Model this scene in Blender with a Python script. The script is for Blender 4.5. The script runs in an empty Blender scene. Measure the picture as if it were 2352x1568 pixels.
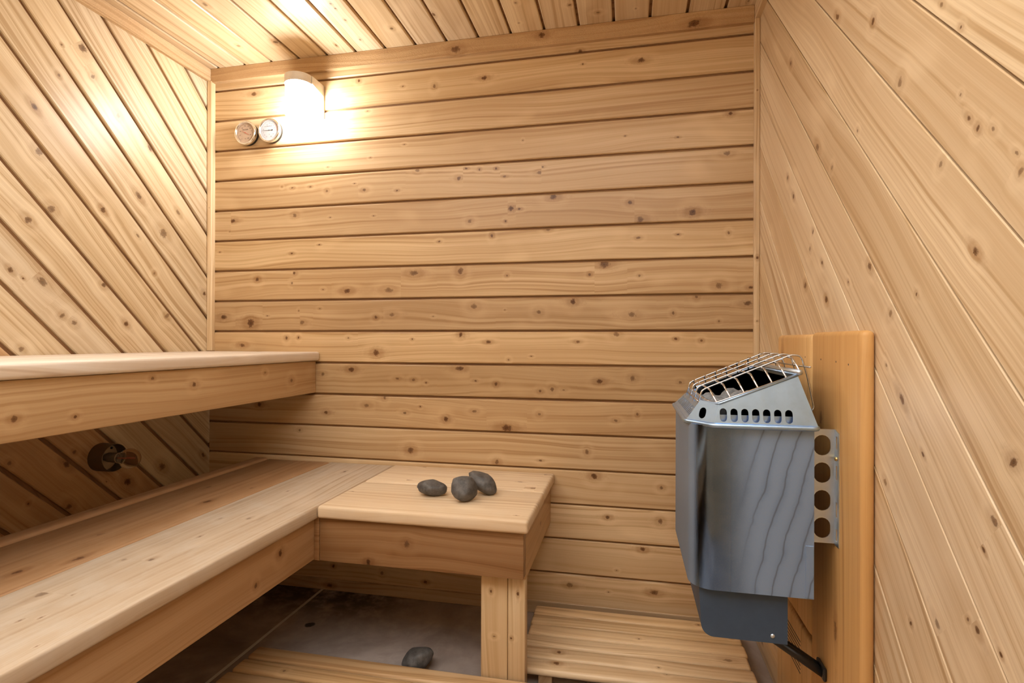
import bpy, bmesh, math, random
from mathutils import Vector, Matrix, noise
random.seed(11)
S = bpy.context.scene
COL = S.collection
PI = math.pi

# ------------------------------------------------------------------ camera
EYE = 1.03
yaw, roll = 0.2108, -0.0025
fwd = Vector((-math.sin(yaw), math.cos(yaw), 0))
rt0 = Vector((math.cos(yaw), math.sin(yaw), 0))
dn0 = fwd.cross(rt0)
rt = rt0*math.cos(roll) + dn0*math.sin(roll)
dn = -rt0*math.sin(roll) + dn0*math.cos(roll)
cd = bpy.data.cameras.new('camera')
cd.sensor_width = 36.0
cd.lens = 36.0*1248.92/2352
cd.shift_y = -1.9/2352
cd.clip_start = 0.02
cam = bpy.data.objects.new('camera', cd)
COL.objects.link(cam)
cm = Matrix.Identity(4)
for i in range(3):
    cm[i][0] = rt[i]; cm[i][1] = -dn[i]; cm[i][2] = -fwd[i]
cm[2][3] = EYE
cam.matrix_world = cm
S.camera = cam

# ------------------------------------------------------------------ world: soft sky fill through an opening added in the ceiling out of view
W = bpy.data.worlds.new('world')
S.world = W
W.use_nodes = True
bg = W.node_tree.nodes['Background']
bg.inputs[0].default_value = (1.0, 0.97, 0.93, 1)
bg.inputs[1].default_value = 5.0
LAMP_STRENGTH = 72.0
S.view_settings.view_transform = 'Standard'
S.view_settings.look = 'None'
S.view_settings.gamma = 1
S.view_settings.use_curve_mapping = False
S.view_settings.exposure = 0.04

# room dimensions (metres)
XL, XR, YB, YF, ZC = -1.783, 0.445, 2.04, -0.55, 2.199
YC = 0.80            # ceiling stops here; unseen opening added towards the front for overhead fill light
REC = 0.010          # recess of the joints between boards

# ------------------------------------------------------------------ material helpers
class NT:
    def __init__(s, name):
        s.m = bpy.data.materials.new(name); s.m.use_nodes = True
        s.t = s.m.node_tree; s.t.nodes.clear()
        s.out = s.t.nodes.new('ShaderNodeOutputMaterial')
    def n(s, typ, **kw):
        nd = s.t.nodes.new(typ)
        for k, v in kw.items():
            if k.startswith('i_'):
                key = k[2:]
                nd.inputs[int(key) if key.isdigit() else key].default_value = v
            else: setattr(nd, k, v)
        return nd
    def l(s, a, b): s.t.links.new(a, b)
    def val(s, sock, v):
        if hasattr(v, 'is_output'): s.l(v, sock)
        else: sock.default_value = v
    def math(s, op, a, b=None, c=None, clamp=False):
        nd = s.n('ShaderNodeMath', operation=op, use_clamp=clamp)
        for i, v in enumerate((a, b, c)):
            if v is not None: s.val(nd.inputs[i], v)
        return nd.outputs[0]
    def vmath(s, op, a, b=None):
        nd = s.n('ShaderNodeVectorMath', operation=op)
        s.val(nd.inputs[0], a)
        if b is not None: s.val(nd.inputs[1], b)
        return nd.outputs[0]
    def comb(s, x, y, z):
        nd = s.n('ShaderNodeCombineXYZ')
        for i, v in enumerate((x, y, z)): s.val(nd.inputs[i], v)
        return nd.outputs[0]
    def sep(s, v):
        nd = s.n('ShaderNodeSeparateXYZ'); s.l(v, nd.inputs[0]); return nd.outputs
    def noise(s, vec, scale=1.0, detail=2.0, rough=0.5, dist=0.0):
        nd = s.n('ShaderNodeTexNoise')
        s.l(vec, nd.inputs['Vector'])
        nd.inputs['Scale'].default_value = scale; nd.inputs['Detail'].default_value = detail
        nd.inputs['Roughness'].default_value = rough; nd.inputs['Distortion'].default_value = dist
        return nd.outputs['Fac']
    def ramp(s, fac, stops):
        nd = s.n('ShaderNodeValToRGB'); s.l(fac, nd.inputs[0])
        e = nd.color_ramp.elements
        while len(e) < len(stops): e.new(0.5)
        for el, (p, c) in zip(e, stops):
            el.position = p; el.color = c if len(c) == 4 else (*c, 1)
        return nd.outputs[0]
    def mix(s, fac, a, b, mode='MIX'):
        nd = s.n('ShaderNodeMix', data_type='RGBA', blend_type=mode)
        s.val(nd.inputs[0], fac)
        for k, v in ((6, a), (7, b)):
            if hasattr(v, 'is_output'): s.l(v, nd.inputs[k])
            else: nd.inputs[k].default_value = v if len(v) == 4 else (*v, 1)
        return nd.outputs[2]
    def mr(s, v, a, b, c=0.0, d=1.0, smooth=True):
        nd = s.n('ShaderNodeMapRange', interpolation_type='SMOOTHSTEP' if smooth else 'LINEAR')
        s.l(v, nd.inputs[0])
        for i, x in enumerate((a, b, c, d)): s.val(nd.inputs[i+1], x)
        return nd.outputs[0]
    def bsdf(s, color=None, rough=0.5, metal=0.0, normal=None, spec=0.5):
        b = s.n('ShaderNodeBsdfPrincipled')
        if color is not None:
            if hasattr(color, 'is_output'): s.l(color, b.inputs['Base Color'])
            else: b.inputs['Base Color'].default_value = (*color, 1)
        s.val(b.inputs['Roughness'], rough)
        s.val(b.inputs['Metallic'], metal)
        b.inputs['Specular IOR Level'].default_value = spec
        if normal is not None: s.l(normal, b.inputs['Normal'])
        s.l(b.outputs[0], s.out.inputs[0])
        return b
    def bump(s, h, strength=0.3, dist=0.001):
        nd = s.n('ShaderNodeBump'); nd.inputs['Strength'].default_value = strength
        nd.inputs['Distance'].default_value = dist
        s.l(h, nd.inputs['Height']); return nd.outputs[0]

def wood_mat(name, light, mid, dark, rough=0.42, ring=1.0, rsawn=0.0, worn=0.0, spec=0.4):
    """Cedar: grain runs along local x and flows round the knots given by the 'kn' corner attribute (dx/r, dy/r, r)."""
    T = NT(name)
    tc = T.n('ShaderNodeTexCoord').outputs['Object']
    oi = T.n('ShaderNodeObjectInfo')
    r50 = T.math('MULTIPLY', oi.outputs['Random'], 57.0)
    r17 = T.math('MULTIPLY', oi.outputs['Random'], 17.3)
    P = T.vmath('ADD', tc, T.comb(r50, r17, r17))
    px, py, pz = T.sep(P)
    at = T.n('ShaderNodeAttribute', attribute_name='kn')
    kx, ky, kr = T.sep(at.outputs['Vector'])
    d2 = T.math('ADD', T.math('MULTIPLY', kx, kx), T.math('MULTIPLY', ky, ky))
    d = T.math('SQRT', d2)
    # grain displaced round each knot
    w = T.math('DIVIDE', T.math('MULTIPLY', ky, kr), T.math('ADD', T.math('MULTIPLY', d2, 0.55), 1.0))
    yy = T.math('SUBTRACT', T.math('ADD', py, T.math('MULTIPLY', pz, 0.6)), w)
    n1 = T.noise(T.comb(T.math('MULTIPLY', px, 1.3), T.math('MULTIPLY', yy, 5.0), r17), 1.0, 1.0, 0.5)
    yg = T.math('ADD', yy, T.math('MULTIPLY', n1, 0.085))
    bands = T.noise(T.comb(T.math('MULTIPLY', px, 0.35), T.math('MULTIPLY', yg, 74.0*ring), r50), 1.0, 2.0, 0.62)
    fine = T.noise(T.comb(T.math('MULTIPLY', px, 3.5), T.math('MULTIPLY', yg, 420.0), r50), 1.0, 1.0, 0.6)
    broad = T.noise(T.comb(T.math('MULTIPLY', px, 1.1), T.math('MULTIPLY', py, 7.0), r17), 1.0, 1.0, 0.5)
    b1 = T.mr(bands, 0.38, 0.64)
    col = T.mix(b1, light, mid)
    lines = T.mr(bands, 0.585, 0.66)
    col = T.mix(T.math('MULTIPLY', lines, 0.62), col, dark)
    f2 = T.mr(fine, 0.42, 0.75)
    col = T.mix(T.math('MULTIPLY', f2, 0.42), col, tuple(a*0.6+b*0.4 for a, b in zip(mid, dark)))
    br = T.mr(broad, 0.3, 0.72)
    col = T.mix(T.math('MULTIPLY', br, 0.6), col, tuple(a*0.62+b*0.38 for a, b in zip(mid, dark)))
    # shimmering pale figure
    fig = T.mr(T.noise(T.comb(T.math('MULTIPLY', px, 5.0), T.math('MULTIPLY', py, 9.0), r50), 1.0, 1.0, 0.5), 0.58, 0.78)
    col = T.mix(T.math('MULTIPLY', fig, 0.30), col, tuple(min(1, c*1.18) for c in light))
    # knots: each with its own darkness, ragged outline, and a tail drawn out along the grain
    nz = T.noise(P, 95.0, 3.0, 0.7)
    kpx = T.math('SUBTRACT', px, T.math('MULTIPLY', kx, kr)); kpy = T.math('SUBTRACT', py, T.math('MULTIPLY', ky, kr))
    kv = T.mr(T.noise(T.comb(kpx, kpy, 0.0), 37.0, 0.0), 0.35, 0.65)
    jag = T.math('MULTIPLY', T.math('SUBTRACT', nz, 0.5), 1.7)
    dk = T.math('ADD', d, jag)
    kx4 = T.math('MULTIPLY', kx, 0.38)
    dh = T.math('ADD', T.math('SQRT', T.math('ADD', T.math('MULTIPLY', kx4, kx4), T.math('MULTIPLY', ky, ky))), jag)
    halo = T.mr(dh, 0.7, 2.2, 1.0, 0.0)
    col = T.mix(T.math('MULTIPLY', halo, T.math('ADD', T.math('MULTIPLY', kv, 0.30), 0.18)), col, (dark[0]*0.80, dark[1]*0.68, dark[2]*0.58))
    pale = T.math('MULTIPLY', T.mr(d, 1.6, 3.0), T.mr(d, 3.0, 5.5, 1.0, 0.0))
    col = T.mix(T.math('MULTIPLY', pale, 0.22), col, tuple(min(1, c*1.12) for c in light))
    core = T.mr(dk, 0.50, 1.12, 1.0, 0.0)
    rr = T.math('SINE', T.math('MULTIPLY', dk, 12.0))
    kc = T.mix(T.mr(rr, -0.9, 1.0), (dark[0]*0.50, dark[1]*0.39, dark[2]*0.31), (dark[0]*0.28, dark[1]*0.20, dark[2]*0.16))
    kc = T.mix(T.mr(dk, 0.15, 0.5, 0.6, 0.0), kc, (dark[0]*0.20, dark[1]*0.14, dark[2]*0.11))
    col = T.mix(T.math('MULTIPLY', core, T.math('ADD', T.math('MULTIPLY', kv, 0.34), 0.66 - 0.15*worn)), col, kc)
    if worn:
        wn = T.mr(T.noise(T.vmath('MULTIPLY', P, (9.0, 16.0, 5.0)), 1.0, 4.0, 0.65), 0.42, 0.72)
        col = T.mix(T.math('MULTIPLY', wn, 0.50*worn), col, (0.66, 0.56, 0.45))
        st = T.mr(T.noise(T.vmath('MULTIPLY', P, (3.5, 22.0, 5.0)), 1.0, 3.0, 0.6), 0.60, 0.80)
        col = T.mix(T.math('MULTIPLY', st, 0.55*worn), col, (0.26, 0.17, 0.11))
    col = T.mix(1.0, col, oi.outputs['Color'], 'MULTIPLY')
    h = T.math('ADD', T.math('MULTIPLY', fine, 0.5), T.math('MULTIPLY', bands, 0.5))
    stg, dst = 0.16, 0.0006
    if rsawn:
        saw = T.noise(T.vmath('MULTIPLY', P, (420.0, 330.0, 330.0)), 1.0, 2.0, 0.6)
        h = T.math('ADD', h, T.math('MULTIPLY', saw, 3.0*rsawn)); stg, dst = 0.55, 0.0012
        col = T.mix(T.math('MULTIPLY', T.mr(saw, 0.45, 0.7), 0.30), col, dark)
    rg = T.math('ADD', T.math('MULTIPLY', broad, 0.16), rough - 0.08)
    T.bsdf(col, rg, 0.0, T.bump(h, stg, dst), spec)
    return T.m

M = {}
M['cedar'] = wood_mat('cedar_board', (0.76, 0.605, 0.405), (0.60, 0.43, 0.25), (0.40, 0.245, 0.115), rough=0.37)
M['bench'] = wood_mat('bench_wood', (0.74, 0.59, 0.42), (0.65, 0.48, 0.31), (0.46, 0.29, 0.16), rough=0.5, worn=0.35)
M['worn'] = wood_mat('worn_bench_wood', (0.68, 0.54, 0.40), (0.58, 0.43, 0.29), (0.40, 0.26, 0.15), rough=0.58, worn=0.9)
M['rough'] = wood_mat('rough_sawn_cedar', (0.66, 0.48, 0.29), (0.56, 0.38, 0.21), (0.38, 0.225, 0.11), rough=0.75, rsawn=1.0, spec=0.2)
M['backing'] = wood_mat('tongue_wood', (0.30, 0.165, 0.07), (0.23, 0.115, 0.048), (0.16, 0.075, 0.03), rough=0.7)

def metal(name, col, rough, scratch=0.0, metallic=1.0, stain=None, bump=0.0):
    T = NT(name)
    tc = T.n('ShaderNodeTexCoord').outputs['Object']
    n = T.noise(T.vmath('MULTIPLY', tc, (60, 60, 9)), 1.0, 4.0, 0.6)
    n2 = T.noise(tc, 24.0, 3.0, 0.6)
    c = T.mix(T.math('MULTIPLY', T.mr(n2, 0.35, 0.7), 0.35), col, tuple(x*0.72 for x in col))
    if stain:
        sp = T.noise(tc, 330.0, 3.0, 0.7)
        c = T.mix(T.math('MULTIPLY', T.mr(sp, 0.56, 0.72), 0.5), c, stain)
    r = T.math('ADD', T.math('MULTIPLY', n, scratch), rough - scratch*0.5)
    T.bsdf(c, r, metallic, T.bump(n, bump, 0.0005) if bump else None)
    return T.m
def steel_mat():
    T = NT('stainless_steel')
    tc = T.n('ShaderNodeTexCoord').outputs['Object']
    x, y, z = T.sep(tc)
    sp = T.noise(tc, 620.0, 3.0, 0.75)
    big = T.noise(tc, 9.0, 3.0, 0.6)
    # dust wiped in long curved strokes
    wv = T.math('ADD', T.math('SUBTRACT', T.math('MULTIPLY', x, 1.0), T.math('MULTIPLY', z, 0.02)), T.math('MULTIPLY', T.math('MULTIPLY', z, z), -0.18))
    st = T.math('ABSOLUTE', T.math('SINE', T.math('ADD', T.math('MULTIPLY', wv, 88.0), T.math('MULTIPLY', big, 2.2))))
    line = T.math('MULTIPLY', T.mr(st, 0.0, 0.24, 1.0, 0.0), T.mr(x, 0.225, 0.28))
    c = T.mix(T.mr(big, 0.35, 0.7), (0.15, 0.235, 0.39, 1), (0.205, 0.305, 0.48, 1))
    c = T.mix(T.math('MULTIPLY', T.mr(x, 0.20, 0.27), T.mr(T.math('ADD', st, T.math('MULTIPLY', big, 0.5)), 0.1, 1.3, 0.45, 1.0)), c, (0.255, 0.37, 0.56, 1))
    c = T.mix(T.math('MULTIPLY', T.mr(sp, 0.48, 0.76), 0.35), c, (0.38, 0.42, 0.47, 1))
    c = T.mix(T.math('MULTIPLY', line, 0.75), c, (0.12, 0.15, 0.20, 1))
    fr = T.mr(x, 0.136, 0.150, 1.0, 0.0)
    c = T.mix(T.math('MULTIPLY', fr, 0.8), c, (0.27, 0.35, 0.46, 1))
    dust = T.mr(x, 0.172, 0.26, 0.13, 0.46)
    b = T.bsdf(c, T.math('ADD', T.math('ADD', dust, T.math('MULTIPLY', fr, 0.34)), T.math('MULTIPLY', line, -0.12)), T.math('SUBTRACT', T.mr(x, 0.18, 0.27, 1.0, 0.45), T.math('MULTIPLY', fr, 0.55)))
    b.inputs['Anisotropic'].default_value = 0.75
    tg = T.n('ShaderNodeTangent', direction_type='RADIAL', axis='Z')
    T.l(tg.outputs[0], b.inputs['Tangent'])
    return T.m
M['steel'] = steel_mat()
M['cast'] = metal('brushed_aluminium', (0.43, 0.64, 0.96), 0.36, 0.10)
M['galv'] = metal('galvanised_steel', (0.66, 0.78, 0.92), 0.38, 0.10)
M['wire'] = metal('chromed_wire', (0.74, 0.76, 0.78), 0.22, 0.06)
M['graphite'] = metal('graphite_paint', (0.050, 0.084, 0.140), 0.48, 0.10, metallic=0.25)
M['liner'] = metal('dark_liner', (0.17, 0.185, 0.205), 0.45, 0.12, metallic=0.6)
M['chrome'] = metal('chrome_bezel', (0.86, 0.85, 0.83), 0.13, 0.04)
M['oldtin'] = metal('tarnished_tin', (0.20, 0.165, 0.12), 0.42, 0.14, metallic=0.8)
M['sconce'] = metal('brushed_nickel', (0.66, 0.63, 0.60), 0.38, 0.08, metallic=0.6)
M['brass'] = metal('brass_screw', (0.60, 0.42, 0.16), 0.3, 0.05)

def plain(name, col, rough=0.5, nscale=0, namt=0.3, spec=0.5, bump=0.0):
    T = NT(name)
    c = col
    nrm = None
    tc = T.n('ShaderNodeTexCoord').outputs['Object']
    n = T.noise(tc, nscale or 40.0, 4.0, 0.6)
    c = T.mix(T.math('MULTIPLY', n, namt), (*col, 1), tuple(x*0.5 for x in col))
    if bump: nrm = T.bump(n, bump, 0.001)
    T.bsdf(c, rough, 0.0, nrm, spec)
    return T.m
M['rubber'] = plain('black_rubber', (0.012, 0.011, 0.010), 0.38, 60)
M['black'] = plain('black_plastic', (0.015, 0.015, 0.016), 0.45, 60)
M['ink'] = plain('black_ink', (0.04, 0.035, 0.03), 0.6, 80)
M['paleink'] = plain('grey_ink', (0.13, 0.13, 0.14), 0.6, 80)
M['red'] = plain('red_ink', (0.42, 0.06, 0.035), 0.5, 80)
M['palered'] = plain('pale_red_ink', (0.52, 0.22, 0.17), 0.5, 80)
M['dial_tan'] = metal('copper_dial', (0.50, 0.38, 0.29), 0.42, 0.08, metallic=0.45)
M['dial_white'] = plain('white_dial', (0.34, 0.325, 0.32), 0.45, 60, 0.1)
M['porcelain'] = plain('cream_porcelain', (0.50, 0.40, 0.28), 0.35, 50, 0.25)
M['socket'] = plain('candle_socket', (0.22, 0.17, 0.12), 0.5, 60, 0.3)

def stone_mat(name, a, b, rough, sc):
    T = NT(name)
    tc = T.n('ShaderNodeTexCoord').outputs['Object']
    n = T.noise(tc, sc, 6.0, 0.65)
    n2 = T.noise(tc, sc*6, 3.0, 0.7)
    c = T.mix(T.mr(n, 0.35, 0.68), a, b)
    c = T.mix(T.math('MULTIPLY', T.mr(n2, 0.6, 0.75), 0.4), c, tuple(min(1, x*2.2) for x in b))
    T.bsdf(c, rough, 0.0, T.bump(T.math('ADD', n, T.math('MULTIPLY', n2, 0.4)), 0.35, 0.002), 0.4)
    return T.m
M['stone'] = stone_mat('dark_river_stone', (0.060, 0.055, 0.051), (0.120, 0.110, 0.102), 0.5, 45)
M['rock'] = stone_mat('heater_rock', (0.17, 0.18, 0.19), (0.36, 0.375, 0.39), 0.75, 40)

def concrete_mat():
    T = NT('stained_concrete')
    tc = T.n('ShaderNodeTexCoord').outputs['Object']
    a = T.noise(tc, 2.6, 6.0, 0.62, 0.6)
    b = T.noise(tc, 14.0, 5.0, 0.7)
    c = T.noise(tc, 70.0, 3.0, 0.6)
    col = T.ramp(a, [(0.30, (0.20, 0.16, 0.14)), (0.48, (0.37, 0.31, 0.275)), (0.62, (0.49, 0.42, 0.375)), (0.80, (0.57, 0.50, 0.455))])
    col = T.mix(T.math('MULTIPLY', T.mr(b, 0.42, 0.70), 0.5), col, (0.27, 0.215, 0.18))
    # near-black patches along the left part of the back wall and a small round spill
    x, y, z = T.sep(tc)
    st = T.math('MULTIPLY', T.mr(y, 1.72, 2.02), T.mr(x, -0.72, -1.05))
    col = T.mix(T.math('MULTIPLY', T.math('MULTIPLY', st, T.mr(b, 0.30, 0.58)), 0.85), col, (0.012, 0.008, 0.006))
    dx = T.math('MULTIPLY', T.math('SUBTRACT', x, -1.124), 1.0)
    dy = T.math('SUBTRACT', y, 1.774)
    dd = T.math('SQRT', T.math('ADD', T.math('MULTIPLY', dx, dx), T.math('MULTIPLY', dy, dy)))
    spot = T.mr(T.math('ADD', dd, T.math('MULTIPLY', T.math('SUBTRACT', b, 0.5), 0.03)), 0.014, 0.02, 1.0, 0.0)
    col = T.mix(T.math('MULTIPLY', spot, 0.9), col, (0.006, 0.005, 0.005))
    rg = T.mr(a, 0.3, 0.7, 0.42, 0.62)
    T.bsdf(col, rg, 0.0, T.bump(T.math('ADD', b, T.math('MULTIPLY', c, 0.3)), 0.25, 0.002))
    return T.m
M['concrete'] = concrete_mat()
M['joint'] = plain('pale_joint_filler', (0.80, 0.77, 0.72), 0.7, 120, 0.4)

def emit_mat(name, col, strength):
    T = NT(name)
    e = T.n('ShaderNodeEmission')
    e.inputs[0].default_value = (*col, 1); e.inputs[1].default_value = strength
    T.l(e.outputs[0], T.out.inputs[0])
    return T.m
M['lampglass'] = emit_mat('lit_opal_glass', (1.0, 0.985, 0.96), LAMP_STRENGTH)

def glass_mat():
    T = NT('clear_bulb_glass')
    b = T.bsdf((1, 1, 1), 0.02)
    b.inputs['Transmission Weight'].default_value = 1.0
    b.inputs['IOR'].default_value = 1.12
    return T.m
M['glass'] = glass_mat()
M['filament'] = plain('copper_filament_mount', (0.50, 0.16, 0.09), 0.35, 60, 0.2)
KNOTS = {
  'back': '''
-887,2048,4.2 -754,2037,8.3 -549,2048,9.3 -169,2063,3.4 45,2055,11.0 -179,2113,6.7 351,1834,7.4 -396,1795,2.9 -13,1783,2.8 173,1764,4.3 -880,1815,3.0
-823,1708,8.4 -651,1666,8.2 -622,1702,4.7 -568,1695,5.2 -501,1694,5.2 -467,1689,5.2 -468,1662,5.2 -332,1668,8.0 -319,1689,4.0 339,1694,9.6
-442,1537,10.4 -409,1534,5.2 -278,1573,11.3 -606,1496,8.2 -463,1489,4.6 5,1537,7.7 41,1474,12.1 226,1548,6.4 224,1492,12.9 -731,1421,4.1 -517,1436,7.0
-297,1451,6.8 35,1407,5.5 174,1414,4.3 346,1413,5.3 -1566,2081,10.7 -1079,2089,7.1 -1040,1962,4.1 -1027,1772,3.0 -1218,1746,3.1 -1431,1676,3.2
-1382,1669,4.7 -1298,1669,4.2 -1222,1647,6.2 -1097,1671,2.6 -1053,1642,7.1 -910,1632,4.5 -1668,1543,9.7 -1683,1497,2.7 -1371,1553,8.9 -1207,1537,3.1
-1013,1535,3.0 -1732,1410,3.2 -1383,1394,5.2 -1257,1426,3.6 -1548,1288,9.6 -1373,1311,7.3 -1382,1269,5.8 -1238,1240,3.6 -1128,1232,11.3 -946,1232,13.1
-838,1298,14.0 -643,1302,13.7 -457,1280,4.8 -1712,1128,13.0 -1580,1102,19.2 -1499,1133,3.2 -1350,1153,3.7 -1253,1161,3.6 -1335,1104,9.4 -1001,1123,7.1
-932,1133,9.1 -756,1125,3.0 -588,1163,12.7 -465,1148,2.4 -643,1052,9.8 -1620,1007,9.7 -1408,1039,7.4 -1351,1041,5.2 -1123,1039,4.6 -844,1035,4.0
-999,979,14.2 -531,1025,7.7 -450,956,4.3 -1238,890,8.3 -1109,910,11.3 -908,877,6.0 -838,872,7.0 -785,863,3.5 -646,921,11.7 -582,873,4.4 -499,862,7.7
-1536,755,9.6 -1223,731,8.3 -1040,765,9.2 -963,800,9.1 -875,740,6.0 -809,767,3.5 -702,721,9.8 -586,755,6.8 -456,694,16.3 -850,591,13.0 -494,562,9.6
-142,1277,5.6 -89,1313,16.7 39,1268,5.0 313,1228,12.4 420,1219,7.0 -333,1139,9.5 -203,1177,11.2 13,1127,11.9 158,1131,6.3 314,1101,4.0 238,1190,8.0
410,1163,10.5 -183,1027,6.5 -43,1055,10.1 167,1038,5.4 255,1032,5.8 -450,957,4.3 -361,971,2.9 -327,839,6.6 -281,847,8.5 -238,845,4.7 -105,880,10.2
16,894,11.0 183,882,6.3 -330,751,6.6 -44,736,6.0 33,762,5.9 -150,617,8.4 -325,576,4.8 -123,528,11.7 119,498,7.1 -73,378,8.3 115,376,10.1 53,271,9.2
-40,185,3.1 -213,115,10.7 -69,102,3.3 95,117,11.5 -1188,99,7.9 -971,90,8.9 -785,71,7.6
''',
  'left': '''
1322,1745,9.8 1604,1829,10.3 1737,1761,12.2 1338,1612,13.8 1308,1393,11.7 1375,1442,13.1 1547,1480,10.0 1687,1565,11.9 1598,1536,6.8 1798,1448,18.8
1869,1545,9.1 1259,1235,8.5 1349,1209,13.9 1293,1214,3.9 1409,1107,9.3 1449,1085,9.5 1409,1041,9.3 1637,1088,10.5 1816,1125,12.6 1758,1286,6.2
1684,1416,5.9 2009,1229,9.6 1289,1000,8.6 1551,1221,10.0 1474,2003,14.0 1509,1924,8.6 1397,1875,6.0 1406,1977,4.7 1645,513,14.2 1310,531,4.6
1424,625,10.7 1433,486,11.7 1793,534,15.8 2005,536,9.7
''',
  'right': '''
1659,1812,7.9 1437,1500,10.6 1341,1419,5.4 1310,1739,7.9 1133,1628,7.5 1030,1466,8.7 858,1369,2.7 840,1329,4.3 821,1308,4.7 790,1296,3.7 748,1252,2.8
741,1228,5.6 825,1149,6.8 906,1289,5.8 1631,1430,7.7 1467,1300,5.9 1492,1263,8.0 1527,1174,9.3 1374,1126,9.2 974,1105,3.8 1060,1079,7.6 1145,1172,8.3
1247,1153,3.7 905,1521,4.1 858,1461,3.8 1202,1449,4.0 972,1218,5.0 751,888,7.5 1020,935,8.0 1079,781,6.4 786,807,6.5 806,764,3.6 912,615,6.5
989,578,3.9 839,659,3.2 819,655,5.7 773,649,2.9 1076,988,3.5 953,856,3.7
''',
  'ceil': '''
-1446,1629,9.8 -1518,1886,7.9 -1357,1893,11.0 -1015,1715,5.6 -1013,1743,3.9 -1014,1814,5.3 -870,1899,7.5 -1023,1944,6.2 -1136,1962,5.7 -686,1847,7.2
-384,1842,5.0 -397,1962,3.5 -109,1957,7.1 -203,1893,5.6 23,1961,2.8 401,1997,5.5
''',
  'trimback': '''
-659,2162,15.6 -322,2179,12.0 224,2157,17.0
''',
  'upfascia': '''
902,862,6.9 1032,849,4.6 1243,925,5.5 1389,897,7.6 1713,913,5.4 1869,875,8.8
''',
  'lowtop': '''
-1129,858,11.3 -1064,1042,6.7 -1125,1029,4.9 -1068,864,2.6 -1062,767,2.6 -1036,783,2.2 -944,766,2.3 -946,708,1.6 -1289,925,8.9 -1232,1013,9.4
-1043,1341,6.6 -1120,1324,5.6 -1107,1613,4.2 -1081,1613,4.2 -962,1609,3.5 -950,1189,3.2 -1069,1191,3.7 -1060,1900,6.9 -1278,1454,11.2 -1248,1619,6.1
-1200,1790,5.3
''',
  'crosstop': '''
-769,1824,4.9 -783,2024,7.6 -371,1886,6.8 -310,1815,11.1 -303,2008,8.2 -890,1647,3.6 -886,1530,3.0 -312,1521,3.1
''',
  'crossfascia': '''
-635,433,10.4 -756,369,9.0
''',
  'lowfascia': '''
1331,442,9.9 1231,398,6.9
''',
}

# ------------------------------------------------------------------ object helpers
WM = {}
def put(o, parent=None, mat=None, world=None):
    """Link object o; world = its world matrix."""
    COL.objects.link(o)
    wm = world if world is not None else Matrix.Identity(4)
    WM[o.name] = wm
    if parent is not None:
        o.parent = parent
        o.matrix_parent_inverse = WM[parent.name].inverted()
    o.matrix_basis = wm
    if mat is not None: o.data.materials.append(M[mat])
    return o
def empty(name, loc, label, cat, group=None):
    o = bpy.data.objects.new(name, None)
    o.empty_display_size = 0.05
    put(o, None, None, Matrix.Translation(loc))
    return tag(o, label, cat, group)
def tag(o, label=None, cat=None, group=None, kind=None):
    if label: o['label'] = label
    if cat: o['category'] = cat
    if group: o['group'] = group
    if kind: o['kind'] = kind
    return o
def mesh_obj(name, bm, mat, parent=None, world=None, smooth=False, label=None):
    me = bpy.data.meshes.new(name)
    bm.normal_update()
    bm.to_mesh(me); bm.free()
    if smooth:
        for p in me.polygons: p.use_smooth = True
    o = bpy.data.objects.new(name, me)
    put(o, parent, mat, world)
    if label: o['label'] = label
    return o
def auto_smooth(o, ang=35):
    me = o.data
    for p in me.polygons: p.use_smooth = True
    try: me.set_sharp_from_angle(angle=math.radians(ang))
    except Exception: pass
    return o
def box(bm, x0, x1, y0, y1, z0, z1):
    vs = [bm.verts.new((x, y, z)) for z in (z0, z1) for y in (y0, y1) for x in (x0, x1)]
    for f in ((0,2,3,1),(4,5,7,6),(0,1,5,4),(2,6,7,3),(0,4,6,2),(1,3,7,5)):
        bm.faces.new([vs[i] for i in f])
    return vs
def bev_box(x0, x1, y0, y1, z0, z1, r=0.003, seg=2):
    bm = bmesh.new(); box(bm, x0, x1, y0, y1, z0, z1)
    if r > 0: bmesh.ops.bevel(bm, geom=bm.edges[:], offset=r, segments=seg, profile=0.5, affect='EDGES')
    return bm
def frame(origin, ex, ey, ez):
    m = Matrix.Identity(4)
    for i in range(3):
        m[i][0] = ex[i]; m[i][1] = ey[i]; m[i][2] = ez[i]; m[i][3] = origin[i]
    return m
def knots(name):
    out = []
    for t in KNOTS[name].split():
        a, b, c = t.split(','); out.append((float(a)/1000, float(b)/1000, float(c)/1000))
    return out
def set_knots(bm, kl):
    """Cut the board into cells, one knot each, and store per corner (dx/rx, dy/ry, r)."""
    kl = sorted(kl, key=lambda k: k[0])
    merged = []
    for k in kl:
        if merged and k[0] - merged[-1][0] < 0.006: 
            if k[2] > merged[-1][2]: merged[-1] = k
            continue
        merged.append(k)
    kl = merged
    cuts = []
    for a, b in zip(kl, kl[1:]):
        ra, rb = a[2], b[2]
        cuts.append(a[0] + (b[0]-a[0])*(ra/(ra+rb)*0.6 + 0.2))
    for c in cuts:
        bmesh.ops.bisect_plane(bm, geom=bm.verts[:] + bm.edges[:] + bm.faces[:], plane_co=(c, 0, 0), plane_no=(1, 0, 0))
    lay = bm.loops.layers.float_vector.get('kn') or bm.loops.layers.float_vector.new('kn')
    for f in bm.faces:
        if not kl:
            for l in f.loops: l[lay] = Vector((90, 90, 0.01))
            continue
        cx = f.calc_center_median().x
        i = 0
        while i < len(cuts) and cx > cuts[i]: i += 1
        k = kl[i]
        asp = k[3] if len(k) > 3 else 0.75 + 0.75*((k[0]*917.3 + k[1]*331.7) % 1.0)
        for l in f.loops:
            l[lay] = Vector(((l.vert.co.x - k[0])/(k[2]*asp), (l.vert.co.y - k[1])*asp**0.5/k[2], k[2]))
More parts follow.
